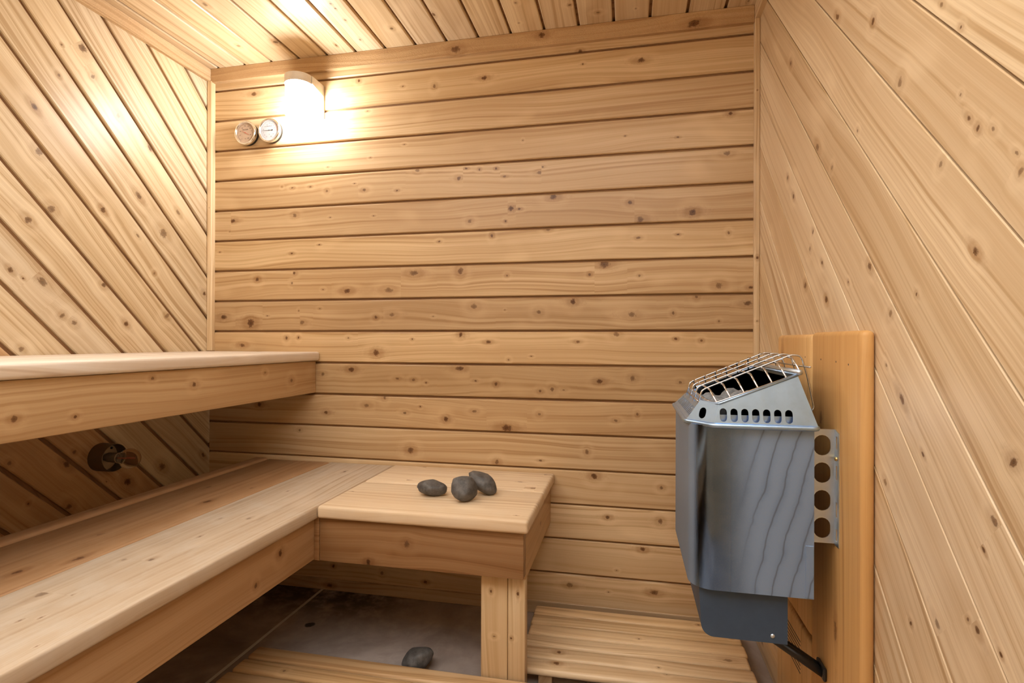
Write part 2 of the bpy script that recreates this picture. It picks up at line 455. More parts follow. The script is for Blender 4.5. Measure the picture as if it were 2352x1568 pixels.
def tint(v=0.10, warm=0.04, base=(1, 1, 1)):
    k = 1 + random.uniform(-v, v); w = random.uniform(-warm, warm)
    return (base[0]*k*(1+w*0.3), base[1]*k, base[2]*k*(1-w), 1)
def rand_knots(x0, x1, y0, y1, per_m=3.0, rmin=0.003, rmax=0.010, asp=1.0):
    n = max(0, int(round((x1-x0)*per_m*random.uniform(0.5, 1.4))))
    return [(random.uniform(x0, x1), random.uniform(y0+(y1-y0)*0.12, y1-(y1-y0)*0.12), random.uniform(rmin, rmax), asp) for _ in range(n)]
def plank(name, parent, wm, L, Wd, T, kl=(), mat='cedar', color=(1,1,1,1), edge=0.0025, seg=1, round_all=False, clips=(), label=None):
    """A board: local x along the grain, y across, z outwards (front face at z = T). clips: world planes (co, no) removing the +no side."""
    bm = bmesh.new()
    box(bm, L[0], L[1], Wd[0], Wd[1], 0, T)
    if edge > 0:
        if round_all: es = bm.edges[:]
        else:
            es = [e for e in bm.edges if abs(e.verts[0].co.z-T) < 1e-6 and abs(e.verts[1].co.z-T) < 1e-6 and abs(e.verts[0].co.y-e.verts[1].co.y) < 1e-6]
        bmesh.ops.bevel(bm, geom=es, offset=edge, segments=seg, profile=0.5, affect='EDGES')
    if clips:
        bm.transform(wm)
        for co, no in clips:
            r = bmesh.ops.bisect_plane(bm, geom=bm.verts[:]+bm.edges[:]+bm.faces[:], plane_co=co, plane_no=no, clear_outer=True)
            ed = [g for g in r['geom_cut'] if isinstance(g, bmesh.types.BMEdge)]
            if ed:
                try: bmesh.ops.contextual_create(bm, geom=ed)
                except Exception: pass
        bm.transform(wm.inverted())
    if not bm.faces: bm.free(); return None
    set_knots(bm, list(kl))
    o = mesh_obj(name, bm, mat, parent, wm, label=label)
    o.color = color
    if seg > 1: auto_smooth(o, 40)
    return o
def tube(bm, pts, r, n=8, cap=True):
    pts = [Vector(p) for p in pts]
    rings = []
    t0 = (pts[1]-pts[0]).normalized()
    up = Vector((0, 0, 1)) if abs(t0.z) < 0.9 else Vector((1, 0, 0))
    u = t0.cross(up).normalized()
    for i, p in enumerate(pts):
        if i == 0: t = pts[1]-pts[0]
        elif i == len(pts)-1: t = pts[-1]-pts[-2]
        else: t = (pts[i+1]-p).normalized() + (p-pts[i-1]).normalized()
        t.normalize()
        u = (u - t*u.dot(t)).normalized(); v = t.cross(u)
        rings.append([bm.verts.new(p + (u*math.cos(2*PI*k/n) + v*math.sin(2*PI*k/n))*r) for k in range(n)])
    for a, b in zip(rings, rings[1:]):
        for k in range(n): bm.faces.new((a[k], a[(k+1) % n], b[(k+1) % n], b[k]))
    if cap:
        bm.faces.new(rings[0][::-1]); bm.faces.new(rings[-1])
def bend(pts, r=0.012, n=4):
    """Round the corners of a polyline."""
    pts = [Vector(p) for p in pts]; out = [pts[0]]
    for a, b, c in zip(pts, pts[1:], pts[2:]):
        d1 = (a-b); d2 = (c-b); k = min(r, d1.length*0.45, d2.length*0.45)
        p, q = b+d1.normalized()*k, b+d2.normalized()*k
        for i in range(n+1):
            t = i/n; out.append(p*(1-t)**2 + b*2*t*(1-t) + q*t*t)
    out.append(pts[-1]); return out
def lathe(bm, prof, n=32, axis='Z', center=(0,0,0)):
    """Revolve (r, h) profile; axis X, Y or Z."""
    c = Vector(center); rings = []
    for r, h in prof:
        ring = []
        for k in range(n):
            a = 2*PI*k/n; x, y = r*math.cos(a), r*math.sin(a)
            v = {'Z': Vector((x, y, h)), 'X': Vector((h, x, y)), 'Y': Vector((y, h, x))}[axis]
            ring.append(bm.verts.new(c+v))
        rings.append(ring)
    for a, b in zip(rings, rings[1:]):
        for k in range(n): bm.faces.new((a[k], a[(k+1) % n], b[(k+1) % n], b[k]))
    return rings
def plate(outline, holes, mapf, thick, nrm):
    """Flat plate with holes: 2-D loops, mapped to 3-D by mapf, given a thickness along nrm."""
    bm = bmesh.new(); es = []
    for loop in [outline]+list(holes):
        vs = [bm.verts.new(mapf(*p)) for p in loop]
        for a, b in zip(vs, vs[1:]+vs[:1]): es.append(bm.edges.new((a, b)))
    bmesh.ops.triangle_fill(bm, use_beauty=True, use_dissolve=False, edges=es, normal=nrm)
    r = bmesh.ops.extrude_face_region(bm, geom=bm.faces[:])
    bmesh.ops.translate(bm, vec=Vector(nrm)*thick, verts=[g for g in r['geom'] if isinstance(g, bmesh.types.BMVert)])
    bmesh.ops.recalc_face_normals(bm, faces=bm.faces[:])
    return bm
def stadium(cx, cy, w, h, n=6):
    r = w/2; s = h/2 - r; out = []
    for k in range(n+1):
        a = PI*k/n; out.append((cx + r*math.cos(a), cy + s + r*math.sin(a)))
    for k in range(n+1):
        a = PI + PI*k/n; out.append((cx + r*math.cos(a), cy - s + r*math.sin(a)))
    return out

# ================================================================== THE ROOM
def slab(name, x0, x1, y0, y1, z0, z1, mat='backing', kind='structure', label=None):
    bm = bmesh.new(); box(bm, x0, x1, y0, y1, z0, z1)
    lay = bm.loops.layers.float_vector.new('kn')
    for f in bm.faces:
        for l in f.loops: l[lay] = Vector((90, 90, 0.01))
    o = mesh_obj(name, bm, mat)
    tag(o, label, None, None, kind); return o
TH = 0.06
floor = slab('floor', XL-REC-TH, XR+REC+TH, YF, YB+REC+TH, -0.08, 0.0, 'concrete', label='dark stained concrete floor')
bm = bmesh.new(); box(bm, -1.240, -1.229, YF, YB, 0.0002, 0.0012)
mesh_obj('joint', bm, 'joint', floor, label='pale control joint in the concrete')
wall_back = slab('wall_back', XL-REC-TH, XR+REC+TH, YB+REC, YB+REC+TH, 0, ZC+REC, label='back wall of horizontal knotty cedar boards')
wall_left = slab('wall_left', XL-REC-TH, XL-REC, YF, YB+REC, 0, ZC+REC, label='left wall of diagonal pale cedar boards')
wall_right = slab('wall_right', XR+REC, XR+REC+TH, YF, YB+REC, 0, ZC+REC, label='right wall of diagonal pale cedar boards')
ceiling = slab('ceiling', XL-REC-TH, XR+REC+TH, YC, YB+REC+TH, ZC+REC, ZC+REC+TH, label='ceiling of cedar boards running to the back wall')

wall_front_unseen = slab('wall_front_unseen', XL-REC-TH, XR+REC+TH, YF-TH, YF, 0, ZC+REC, 'cedar', label='unseen front wall behind the viewer, closed across to shape the fill light')  # unseen wall added at full width so fill light comes only from overhead
R2 = math.sqrt(0.5)
GAP = 0.0065
# ---- back wall: horizontal boards, top to bottom
FB = frame((0, YB+REC, 0), (1,0,0), (0,0,1), (0,-1,0))
kb = knots('back')
row_tint = [(1.0,1.0,1.0), (1.02,1.02,1.0), (1.0,1.0,1.0), (0.98,0.97,0.95), (0.93,0.91,0.88), (0.88,0.85,0.82), (1.03,1.03,1.0), (0.95,0.93,0.90), (0.80,0.76,0.72), (1.05,1.03,0.98),
            (0.76,0.70,0.62), (0.88,0.83,0.77), (0.92,0.90,0.88), (1.06,1.07,1.08), (1.12,1.14,1.16), (1.12,1.14,1.16), (1.08,1.08,1.08), (1.02,1.0,0.98)]
zs = [1.067 + 0.1302*k for k in range(9, -9, -1)]
for i, (zt, zb) in enumerate(zip(zs, zs[1:])):
    zt2, zb2 = min(zt, ZC), max(zb, 0.0)
    if zt2 - zb2 < 0.03: continue
    kl = [k for k in kb if zb-0.004 < k[1] < zt+0.004]
    if i > 11: kl += [k for k in rand_knots(XL, -1.0, zb, zt, 2.0)]
    c = row_tint[i % len(row_tint)]
    c = (c[0]*0.90, c[1]*0.84, c[2]*0.75)
    gap = 0.0085 if i < 12 else 0.006
    plank('board', wall_back, FB, (XL, XR), (zb2 + (gap/2 if zb2 > 0 else 0), zt2 - gap/2), REC, kl, 'cedar', (*c, 1), edge=0.0035)
# ---- left wall: boards falling towards the back corner
FL = frame((XL-REC, 0, 0), (0, R2, -R2), (0, R2, R2), (1, 0, 0))
kl_all = [((a-b)*R2, (a+b)*R2, r) for a, b, r in knots('left')]
clipL = [((0, YB, 0), (0, 1, 0)), ((0, YF, 0), (0, -1, 0)), ((0, 0, ZC), (0, 0, 1)), ((0, 0, 0.0), (0, 0, -1))]
s0, ps = 2.432*R2, 0.1802*R2
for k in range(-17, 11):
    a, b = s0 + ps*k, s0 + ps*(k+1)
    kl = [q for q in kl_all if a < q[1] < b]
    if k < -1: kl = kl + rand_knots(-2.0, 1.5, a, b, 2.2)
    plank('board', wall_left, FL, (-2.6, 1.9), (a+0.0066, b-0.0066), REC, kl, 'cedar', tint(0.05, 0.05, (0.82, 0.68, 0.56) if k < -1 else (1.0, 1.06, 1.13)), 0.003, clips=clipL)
# ---- right wall: boards falling towards the viewer
FR = frame((XR+REC, 0, 0), (0, -R2, -R2), (0, -R2, R2), (-1, 0, 0))
kr_all = [((-a-b)*R2, (b-a)*R2, r) for a, b, r in knots('right')]
s0, ps = 0.225*R2, 0.1823*R2
rt_t = {-3: (1.0, 0.98, 0.95), -2: (1.04, 1.05, 1.06), -1: (1.06, 1.08, 1.10), 0: (0.94, 0.92, 0.88), 1: (1.05, 1.06, 1.05), 2: (1.0, 0.99, 0.96), 3: (1.04, 1.04, 1.0)}
for k in range(-13, 16):
    a, b = s0 + ps*(k-1), s0 + ps*k
    kl = [q for q in kr_all if a < q[1] < b]
    if k < -1: kl = kl + rand_knots(-2.6, 0.3, a, b, 2.0)
    c = rt_t.get(k, None)
    plank('board', wall_right, FR, (-3.2, 0.6), (a+0.0016, b-0.0016), REC, kl, 'cedar', (*c, 1) if c else tint(0.05, 0.04, (1.02, 1.02, 1.0)), 0.0014, clips=clipL)
# ---- ceiling boards
FC = frame((0, 0, ZC+REC), (0, 1, 0), (1, 0, 0), (0, 0, -1))
kc_all = [(b, a, r) for a, b, r in knots('ceil')]
for k in range(-1, 17):
    a = -1.728 + 0.1287*k; b = a + 0.1287
    a2, b2 = max(a, XL), min(b, XR)
    if b2 - a2 < 0.01: continue
    kl = [q for q in kc_all if a < q[1] < b] + rand_knots(YC, 1.5, a, b, 1.6)
    plank('board', ceiling, FC, (YC, YB), (a2+0.0050, b2-0.0050), REC, kl, 'cedar', tint(0.05, 0.05, (1.06, 1.10, 1.14)), 0.003)

# ---- trims
def strip(name, wm, L, Wd, T, kl=(), mat='cedar', color=(1,1,1,1), edge=0.002, seg=1, label=None, round_all=False):
    o = plank(name, None, wm, L, Wd, T, kl, mat, color, edge, seg, round_all)
    return tag(o, label, None, None, 'structure')
# rough-sawn strip along the top of the back wall, then the ones along the side walls
FT = frame((0, YB, 0), (1,0,0), (0,0,1), (0,-1,0))
strip('trim_1', FT, (XL+0.019, XR-0.019), (2.140, ZC), 0.018, knots('trimback'), 'rough', (0.98,0.95,0.9,1), 0.0015, label='rough-sawn cedar strip under the ceiling along the back wall')
FTL = frame((XL, 0, 0), (0,1,0), (0,0,1), (1,0,0))
strip('trim_2', FTL, (YF, YB), (2.146, ZC), 0.018, [], 'rough', (1.12,1.14,1.16,1), 0.003, label='pale cedar strip under the ceiling along the left wall')
FTR = frame((XR, 0, 0), (0,-1,0), (0,0,1), (-1,0,0))
strip('trim_3', FTR, (-YB, -YF), (2.150, ZC), 0.018, [], 'cedar', (0.98,0.95,0.9,1), 0.002, label='cedar strip under the ceiling along the right wall')
FV = frame((XL, YB, 0), (0,0,1), (1,0,0), (0,-1,0))
# frame with x up, y to the right, z towards the room must stay right-handed
FV = frame((XL, YB, 0), (0,0,1), (-1,0,0), (0,-1,0))
strip('trim_4', FV, (0.984, 2.146), (-0.026, 0.0), 0.020, [(1.60, -0.013, 0.002)], 'cedar', (1.12,1.12,1.10,1), 0.004, label='pale vertical corner strip above the upper bench')
FV2 = frame((XR, YB, 0), (0,0,1), (-1,0,0), (0,-1,0))
strip('trim_5', FV2, (0.0, 2.150), (0.0, 0.018), 0.020, [(1.10, 0.009, 0.004), (1.32, 0.008, 0.005), (1.9, 0.01, 0.002)], 'cedar', (1.0,0.98,0.94,1), 0.003, label='vertical corner strip beside the heater')
strip('baseboard_back', FT, (XL, XR-0.02), (0.0, 0.046), 0.006, [(-1.2, 0.02, 0.01)], 'cedar', (0.85,0.82,0.8,1), 0.002, label='low cedar strip at the foot of the back wall')
strip('baseboard_right', FTR, (-YB+0.02, -1.70), (0.0, 0.085), 0.017, [(-1.9, 0.05, 0.006)], 'cedar', (0.92,0.88,0.82,1), 0.006, 2, label='low cedar board at the foot of the right wall below the heater')

# ================================================================== BENCHES
def bench_board(name, parent, x0, x1, y0, y1, ztop, t, along, kl=(), mat='bench', color=(1,1,1,1), r=0.007):
    """Horizontal board lying flat, grain along 'X' or 'Y'."""
    if along == 'Y':
        wm = frame((0, 0, ztop-t), (0,1,0), (-1,0,0), (0,0,1)); L, Wd = (y0, y1), (-x1, -x0); k2 = [(b, -a, r_, asp) for a, b, r_, asp in kl]
    else:
        wm = frame((0, 0, ztop-t), (1,0,0), (0,1,0), (0,0,1)); L, Wd = (x0, x1), (y0, y1); k2 = list(kl)
    return plank(name, parent, wm, L, Wd, t, k2, mat, color, r, 3, True)
def rail_board(name, parent, plane, pos, a0, a1, z0, z1, t, kl=(), mat='bench', color=(1,1,1,1), r=0.005):
    """Upright board on edge; plane 'X' = facing +X at x = pos, 'Y' = facing -Y at y = pos."""
    if plane == 'X': wm = frame((pos-t, 0, 0), (0,1,0), (0,0,1), (1,0,0))
    else: wm = frame((0, pos+t, 0), (1,0,0), (0,0,1), (0,-1,0))
    return plank(name, parent, wm, (a0, a1), (z0, z1), t, kl, mat, color, r, 2, True)
def K4(name, asp): return [(a, b, r, asp) for a, b, r in knots(name)]
G = 0.001
ub = empty('upper_bench', (-1.5, 0.9, 0.81), 'high wooden bench along the diagonal-boarded left wall', 'bench')
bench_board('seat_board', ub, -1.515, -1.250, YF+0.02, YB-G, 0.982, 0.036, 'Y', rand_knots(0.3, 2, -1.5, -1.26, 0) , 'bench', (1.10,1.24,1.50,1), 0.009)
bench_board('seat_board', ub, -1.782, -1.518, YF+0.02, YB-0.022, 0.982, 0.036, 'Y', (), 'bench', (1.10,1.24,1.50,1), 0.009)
rail_board('fascia', ub, 'X', -1.267, YF+0.02, YB-G, 0.812, 0.945, 0.036, K4('upfascia', 1.0), 'cedar', (0.80,0.70,0.58,1), 0.007)
rail_board('back_rail', ub, 'X', -1.745, YF+0.02, YB-G, 0.855, 0.9455, 0.036, (), 'cedar', (0.9,0.86,0.8,1))
lb = empty('lower_bench', (-1.2, 0.9, 0.36), 'low worn wooden bench below the upper bench', 'bench')
kt = K4('lowtop', 1.5)
bench_board('seat_board', lb, -1.200, -0.918, YF+0.02, YB-G, 0.528, 0.038, 'Y', [k for k in kt if k[0] > -1.2], 'worn', (0.84,0.86,0.86,1), 0.006)
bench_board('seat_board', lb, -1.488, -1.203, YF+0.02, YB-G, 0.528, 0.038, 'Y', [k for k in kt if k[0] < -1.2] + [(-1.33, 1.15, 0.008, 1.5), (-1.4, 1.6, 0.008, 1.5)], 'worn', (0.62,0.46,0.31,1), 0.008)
bench_board('seat_board', lb, -1.552, -1.490, YF+0.02, YB-G, 0.534, 0.044, 'Y', [(-1.52, 1.3, 0.006, 2.0)], 'worn', (0.76,0.60,0.45,1), 0.012)
rail_board('fascia', lb, 'X', -0.936, YF+0.02, YB-G, 0.360, 0.4895, 0.038, K4('lowfascia', 0.8), 'cedar', (0.64,0.52,0.42,1), 0.004)
rail_board('back_rail', lb, 'X', -1.500, YF+0.02, YB-G, 0.360, 0.4895, 0.038, (), 'cedar', (0.64,0.52,0.42,1), 0.004)
cb = empty('corner_bench', (-0.6, 1.76, 0.0), 'short pale bench with stones on it joining the low bench at the back wall', 'bench')
kx = K4('crosstop', 1.5)
bench_board('seat_board', cb, -0.9165, -0.270, 1.477, 1.776, 0.531, 0.038, 'X', [k for k in kx if k[1] < 1.776], 'bench', (1.08,1.10,1.08,1), 0.009)
bench_board('seat_board', cb, -0.9165, -0.271, 1.779, YB-G, 0.531, 0.038, 'X', [k for k in kx if k[1] > 1.776], 'bench', (1.07,1.08,1.05,1), 0.009)
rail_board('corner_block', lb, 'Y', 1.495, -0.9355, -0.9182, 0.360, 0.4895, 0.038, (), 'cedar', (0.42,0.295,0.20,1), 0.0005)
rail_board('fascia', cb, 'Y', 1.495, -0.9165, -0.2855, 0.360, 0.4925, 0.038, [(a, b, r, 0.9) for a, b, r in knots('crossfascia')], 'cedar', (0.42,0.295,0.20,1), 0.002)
wmS = frame((-0.3235, 0, 0), (0,1,0), (0,0,1), (1,0,0))
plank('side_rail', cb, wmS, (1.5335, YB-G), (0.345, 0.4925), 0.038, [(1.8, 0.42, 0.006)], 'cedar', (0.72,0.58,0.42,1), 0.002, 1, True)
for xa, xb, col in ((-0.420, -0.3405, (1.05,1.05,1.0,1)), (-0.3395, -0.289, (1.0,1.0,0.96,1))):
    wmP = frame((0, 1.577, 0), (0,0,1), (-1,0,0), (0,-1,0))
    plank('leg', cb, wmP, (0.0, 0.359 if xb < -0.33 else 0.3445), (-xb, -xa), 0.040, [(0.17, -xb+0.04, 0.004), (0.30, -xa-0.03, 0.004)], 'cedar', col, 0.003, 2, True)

# ================================================================== DUCKBOARDS
def duckboard(loc, label, x0, x1, yfar, n, pitch, w, skew, tints, kl):
    d = empty('duckboard', loc, label, 'duckboard', 'slatted floor boards')
    for i in range(n):
        yc = yfar - w/2 - i*pitch
        wm = frame((0, 0, 0.033), (math.cos(skew), math.sin(skew), 0), (-math.sin(skew), math.cos(skew), 0), (0,0,1))
        xm = (x0+x1)/2
        off = Vector((xm, yc, 0)) - wm.to_3x3() @ Vector((xm, yc, 0)); wm.translation = Vector((off.x, off.y, 0.033))
        dx = random.uniform(-0.004, 0.004)
        k2 = [k for k in kl if abs(k[1]-yc) < w/2] + rand_knots(x0, x1, yc-w/2, yc+w/2, 1.4, 0.003, 0.009)
        plank('slat', d, wm, (x0+dx, x1+dx), (yc-w/2, yc+w/2), 0.022, k2, 'cedar', tint(0.07, 0.05, tints), 0.009, 3, True)
    for xc in (x0+0.09, (x0+x1)/2, x1-0.12):
        wm = frame((xc-0.02, 0, 0), (0,1,0), (-1,0,0), (0,0,1))
        plank('bearer', d, wm, (yfar-w-(n-1)*pitch+0.004, yfar-0.004), (-0.04, 0.0), 0.033, (), 'cedar', (0.6,0.52,0.45,1), 0.002)
    return d
duckboard((0.0, 1.75, 0), 'pale slatted floor mat under the heater beside the back wall', -0.330, 0.364, 1.990, 6, 0.0664, 0.0585, 0.012, (1.16, 1.13, 1.06), [(-0.21, 1.70, 0.009), (-0.21, 1.64, 0.009), (0.30, 1.76, 0.010)])
duckboard((-0.4, 1.2, 0), 'slatted floor mat in the foreground before the corner bench', -1.153, 0.36, 1.533, 11, 0.0672, 0.0590, 0.003, (0.98, 0.84, 0.68), [(-0.99, 1.43, 0.006)])

# ================================================================== HEATER PANEL ON THE RIGHT WALL
XP = 0.420
wp = empty('heat_shield', (XR, 1.4, 0.0), 'broad vertical cedar planks on the right wall behind the heater', 'heat shield')
FP = frame((XR-0.001, 0, 0), (0,0,1), (0,1,0), (-1,0,0))
TP = XR-0.001-XP
p1 = plank('plank', wp, FP, (0.0, 1.051), (1.113, 1.3945), TP, [(0.43, 1.24, 0.011, 2.2), (0.86, 1.33, 0.010, 1.5), (0.2, 1.20, 0.004)], 'bench', (0.92,0.68,0.36,1), 0.010, 3, True)
p2 = plank('plank', wp, FP, (0.335, 1.047), (1.3965, 1.690), TP, [(0.985, 1.64, 0.012, 1.6), (0.7, 1.5, 0.006)], 'bench', (0.96,0.75,0.44,1), 0.010, 3, True)
p3 = plank('vent_board', wp, FP, (0.001, 0.325), (1.3965, 1.690), TP, [(0.12, 1.5, 0.006)], 'cedar', (1.0,0.86,0.62,1), 0.008, 3, True, label='short cedar board with vent slits')
for i in range(9):
    z = 0.283 - 0.0098*i
    bm = bmesh.new(); box(bm, XP-0.0004, XP+0.004, 1.472, 1.665, z-0.0017, z+0.0017)
    mesh_obj('slit', bm, 'black', p3)
for i, (y, z) in enumerate(((1.175, 0.985), (1.24, 0.988), (1.33, 0.99))):
    bm = bmesh.new(); lathe(bm, [(0.0001, 0.0), (0.0022, 0.0005), (0.0022, 0.002)], 8, 'X', (XP-0.0006, y, z)); mesh_obj('nail', bm, 'ink', p1)
for i, (y, z) in enumerate(((1.44, 0.992), (1.54, 0.994), (1.645, 0.996))):
    bm = bmesh.new(); lathe(bm, [(0.0001, 0.0), (0.0022, 0.0005), (0.0022, 0.002)], 8, 'X', (XP-0.0006, y, z)); mesh_obj('nail', bm, 'ink', p2)

# ================================================================== HEATER
ht = empty('sauna_heater', (0.27, 1.42, 0.397), 'grey steel electric sauna heater with wire guard mounted on the right wall', 'heater')
Y0, Y1, XF, XK = 1.215, 1.630, 0.130, 0.372
RC = 0.050
def body_outline(inset=0.0):
    pts = [(XK, Y0+inset)]
    for k in range(13):
        a = PI/2*k/12; pts.append((XF+RC - (RC-inset)*math.sin(a), Y0+RC - (RC-inset)*math.cos(a)))
    for k in range(13):
        a = PI/2*k/12; pts.append((XF+RC - (RC-inset)*math.cos(a), Y1-RC + (RC-inset)*math.sin(a)))
    pts.append((XK, Y1-inset)); return pts
bm = bmesh.new()
o_, i_ = body_outline(0), body_outline(0.0025)
rings = []
for lst in (o_, i_):
    for z in (0.503, 0.851): rings.append([bm.verts.new((x, y, z)) for x, y in lst])
n = len(o_)
for k in range(n-1):
    bm.faces.new((rings[0][k], rings[1][k], rings[1][k+1], rings[0][k+1]))
    bm.faces.new((rings[2][k], rings[2][k+1], rings[3][k+1], rings[3][k]))
    bm.faces.new((rings[0][k], rings[0][k+1], rings[2][k+1], rings[2][k]))
    bm.faces.new((rings[1][k], rings[3][k], rings[3][k+1], rings[1][k+1]))
for k in (0, n-1): bm.faces.new((rings[0][k], rings[2][k], rings[3][k], rings[1][k]))
bmesh.ops.recalc_face_normals(bm, faces=bm.faces[:])
auto_smooth(mesh_obj('casing', bm, 'steel', ht, label='polished steel casing with rounded corners'), 50)
# folded return edge at the rear of the casing
bm = bev_box(XK-0.016, XK-0.0005, Y0-0.0012, Y0+0.001, 0.505, 0.612, 0.0006, 1)
mesh_obj('rear_edge', bm, 'steel', ht)
# inner core and underside
bm = bmesh.new(); box(bm, XF+0.02, XK-0.002, Y0+0.02, Y1-0.02, 0.506, 0.80)
mesh_obj('inner_case', bm, 'liner', ht)
# control box with rounded front lower corner
prof = [(0.327, 0.505), (0.327, 0.396)]
for k in range(9):
    a = PI/2*k/8; prof.append((0.181 - 0.026*math.sin(a), 0.422 - 0.026*math.cos(a)))
prof.append((0.150, 0.505))
bm = bmesh.new()
va = [bm.verts.new((x, 1.232, z)) for x, z in prof]; vb = [bm.verts.new((x, 1.60, z)) for x, z in prof]
bm.faces.new(va); bm.faces.new(vb[::-1])
for k in range(len(prof)):
    k2 = (k+1) % len(prof); bm.faces.new((va[k], vb[k], vb[k2], va[k2]))
bmesh.ops.recalc_face_normals(bm, faces=bm.faces[:])
cbx = auto_smooth(mesh_obj('control_box', bm, 'graphite', ht, label='dark grey control box under the casing'), 35)
bm = bmesh.new(); lathe(bm, [(0.0001, -0.002), (0.0035, -0.0016), (0.0045, 0.0)], 12, 'Y', (0.298, 1.232, 0.411))
mesh_obj('screw', bm, 'galv', cbx, smooth=True)
# hood
ZB = 0.855
def ztop(x): return 0.898 + 0.40*(x-0.19)
base = [(0.377, 1.205), (0.176, 1.205), (0.125, 1.262), (0.125, 1.583), (0.176, 1.640), (0.377, 1.640)]
def tilt(x, z, ky=0.22): return 1.205 + (z-ZB)*ky
t0 = (0.344, None); t1x = 0.186
t0z, t1z = ztop(0.344), ztop(t1x)
T0 = Vector((0.344, tilt(0, t0z), t0z)); T1 = Vector((t1x, tilt(0, t1z), t1z))
zf = 0.896
T2 = Vector((0.166, 1.262, zf)); T3 = Vector((0.166, 1.583, zf))
T4 = Vector((t1x, 2*1.4225-T1.y, t1z)); T5 = Vector((0.344, 2*1.4225-T0.y, t0z))
B = [Vector((x, y, ZB)) for x, y in base]
# near side with seven oblong openings
def near_map(x, z): return Vector((x, tilt(x, z), z))
slots = [stadium(0.1955 + 0.0212*i, 0.8752, 0.0142, 0.0275) for i in range(7)]
hood_near = plate([(B[0].x, ZB), (B[1].x, ZB), (T1.x, T1.z), (T0.x, T0.z)], slots, near_map, 0.0016, Vector((0, 1, -0.22)).normalized())
hood = mesh_obj('hood', hood_near, 'cast', ht, label='sloping grey metal hood with oblong openings')
def far_map(x, z): return Vector((x, 2*1.4225-tilt(x, z), z))
mesh_obj('hood_side', plate([(B[0].x, ZB), (B[1].x, ZB), (T1.x, T1.z), (T0.x, T0.z)], slots, far_map, 0.0016, Vector((0, -1, -0.22)).normalized()), 'cast', hood)
# front with narrow vertical slits
kf = (0.166-0.125)/(zf-ZB)
def front_map(y, z): return Vector((0.125 + (z-ZB)*kf, y, z))
fs = []
for i in range(14):
    yc = 1.288 + 0.0207*i
    fs.append([(yc-0.0045, 0.864), (yc+0.0045, 0.864), (yc+0.0045, 0.879), (yc-0.0045, 0.879)])
fs2 = [[(yc+0.004-0.009*0, 0), (0, 0)] for yc in ()]
mesh_obj('hood_front', plate([(B[2].y, ZB), (B[3].y, ZB), (T3.y, T3.z), (T2.y, T2.z)], fs, front_map, 0.0016, Vector((1, 0, -kf)).normalized()), 'cast', hood)
# corner facets (the near one has a round opening), back
def facet(p, hole=None):
    o = p[0]; ex = (p[1]-p[0]).normalized(); nn = (p[1]-p[0]).cross(p[2]-p[0]).normalized(); ey = nn.cross(ex)
    loop = [((q-o).dot(ex), (q-o).dot(ey)) for q in p]
    return plate(loop, [hole] if hole else [], lambda u, v: o + ex*u + ey*v, 0.0016, -nn)
mesh_obj('hood_corner', facet([B[2], B[1], T1, T2], stadium(0.041, 0.021, 0.018, 0.0245, 8)), 'cast', hood)
mesh_obj('hood_corner', facet([B[4], B[3], T3, T4]), 'cast', hood)
bm = bmesh.new(); bm.faces.new([bm.verts.new(p) for p in (B[0], B[5], T5, T0)])
bmesh.ops.solidify(bm, geom=bm.faces[:], thickness=0.0016); mesh_obj('hood_back', bm, 'galv', hood)
# rounded bottom rim of the hood
bm = bmesh.new()
pts = bend([(0.377, 1.42, ZB-0.002)] + [(x, y, ZB-0.002) for x, y in base] + [(0.377, 1.42, ZB-0.002)], 0.012, 5)
tube(bm, pts, 0.0055, 8); mesh_obj('hood_rim', bm, 'cast', hood, smooth=True)
# lip round the stone opening
bm = bmesh.new()
e = Vector((0, 0, 0.001))
tube(bm, bend([T0+e, T1+e, T2+e, T3+e, T4+e, T5+e, T0+e], 0.006, 3), 0.0032, 6); mesh_obj('hood_lip', bm, 'cast', hood, smooth=True)
# liner of the stone tray
bm = bmesh.new()
lin = [(0.338, 1.236), (0.205, 1.236), (0.175, 1.266), (0.175, 1.579), (0.205, 1.609), (0.338, 1.609)]
lo = [bm.verts.new((x, y, 0.829)) for x, y in lin]; hi = [bm.verts.new((x, y, (ztop(x) if x > 0.2 else 0.892)-0.004)) for x, y in lin]
for k in range(6): bm.faces.new((lo[k], lo[(k+1) % 6], hi[(k+1) % 6], hi[k]))
bm.faces.new(lo)
bmesh.ops.solidify(bm, geom=bm.faces[:], thickness=0.0012)
mesh_obj('stone_tray', bm, 'liner', ht)
bm = bmesh.new(); tube(bm, [(0.347, 1.225, t0z+0.006), (0.347, 1.62, t0z+0.006)], 0.006, 10)
mesh_obj('back_roll', bm, 'galv', ht, smooth=True)
# pale baffle seen through the lower half of the openings
bm = bev_box(0.186, 0.362, 1.2185, 1.2205, 0.852, 0.8745, 0.0004, 1); mesh_obj('baffle', bm, 'cast', ht)
# wire guard: rail + wires
bm = bmesh.new()
rz = lambda x: 0.897 + 0.395*(x-0.183)
rail = [(0.352, 1.236, rz(0.352)), (0.183, 1.236, rz(0.183)), (0.168, 1.262, 0.900), (0.168, 1.58, 0.900), (0.183, 1.606, rz(0.183)), (0.352, 1.606, rz(0.352))]
tube(bm, bend(rail, 0.008, 3), 0.0021, 6)
guard = mesh_obj('wire_guard', bm, 'wire', ht, smooth=True, label='shiny wire guard over the stones')
for i in range(7):
    t = i/6
    xf, xt = 0.186 + 0.166*t, 0.178 + 0.169*t
    zt = 0.922 + 0.073*t
    bm = bmesh.new()
    tube(bm, bend([(xf, 1.236, rz(xf)), (xt, 1.279, zt), (xt-0.004, 1.567, zt+0.003), (xf, 1.606, rz(xf))], 0.007, 3), 0.0021, 6)
    mesh_obj('wire', bm, 'wire', guard, smooth=True)
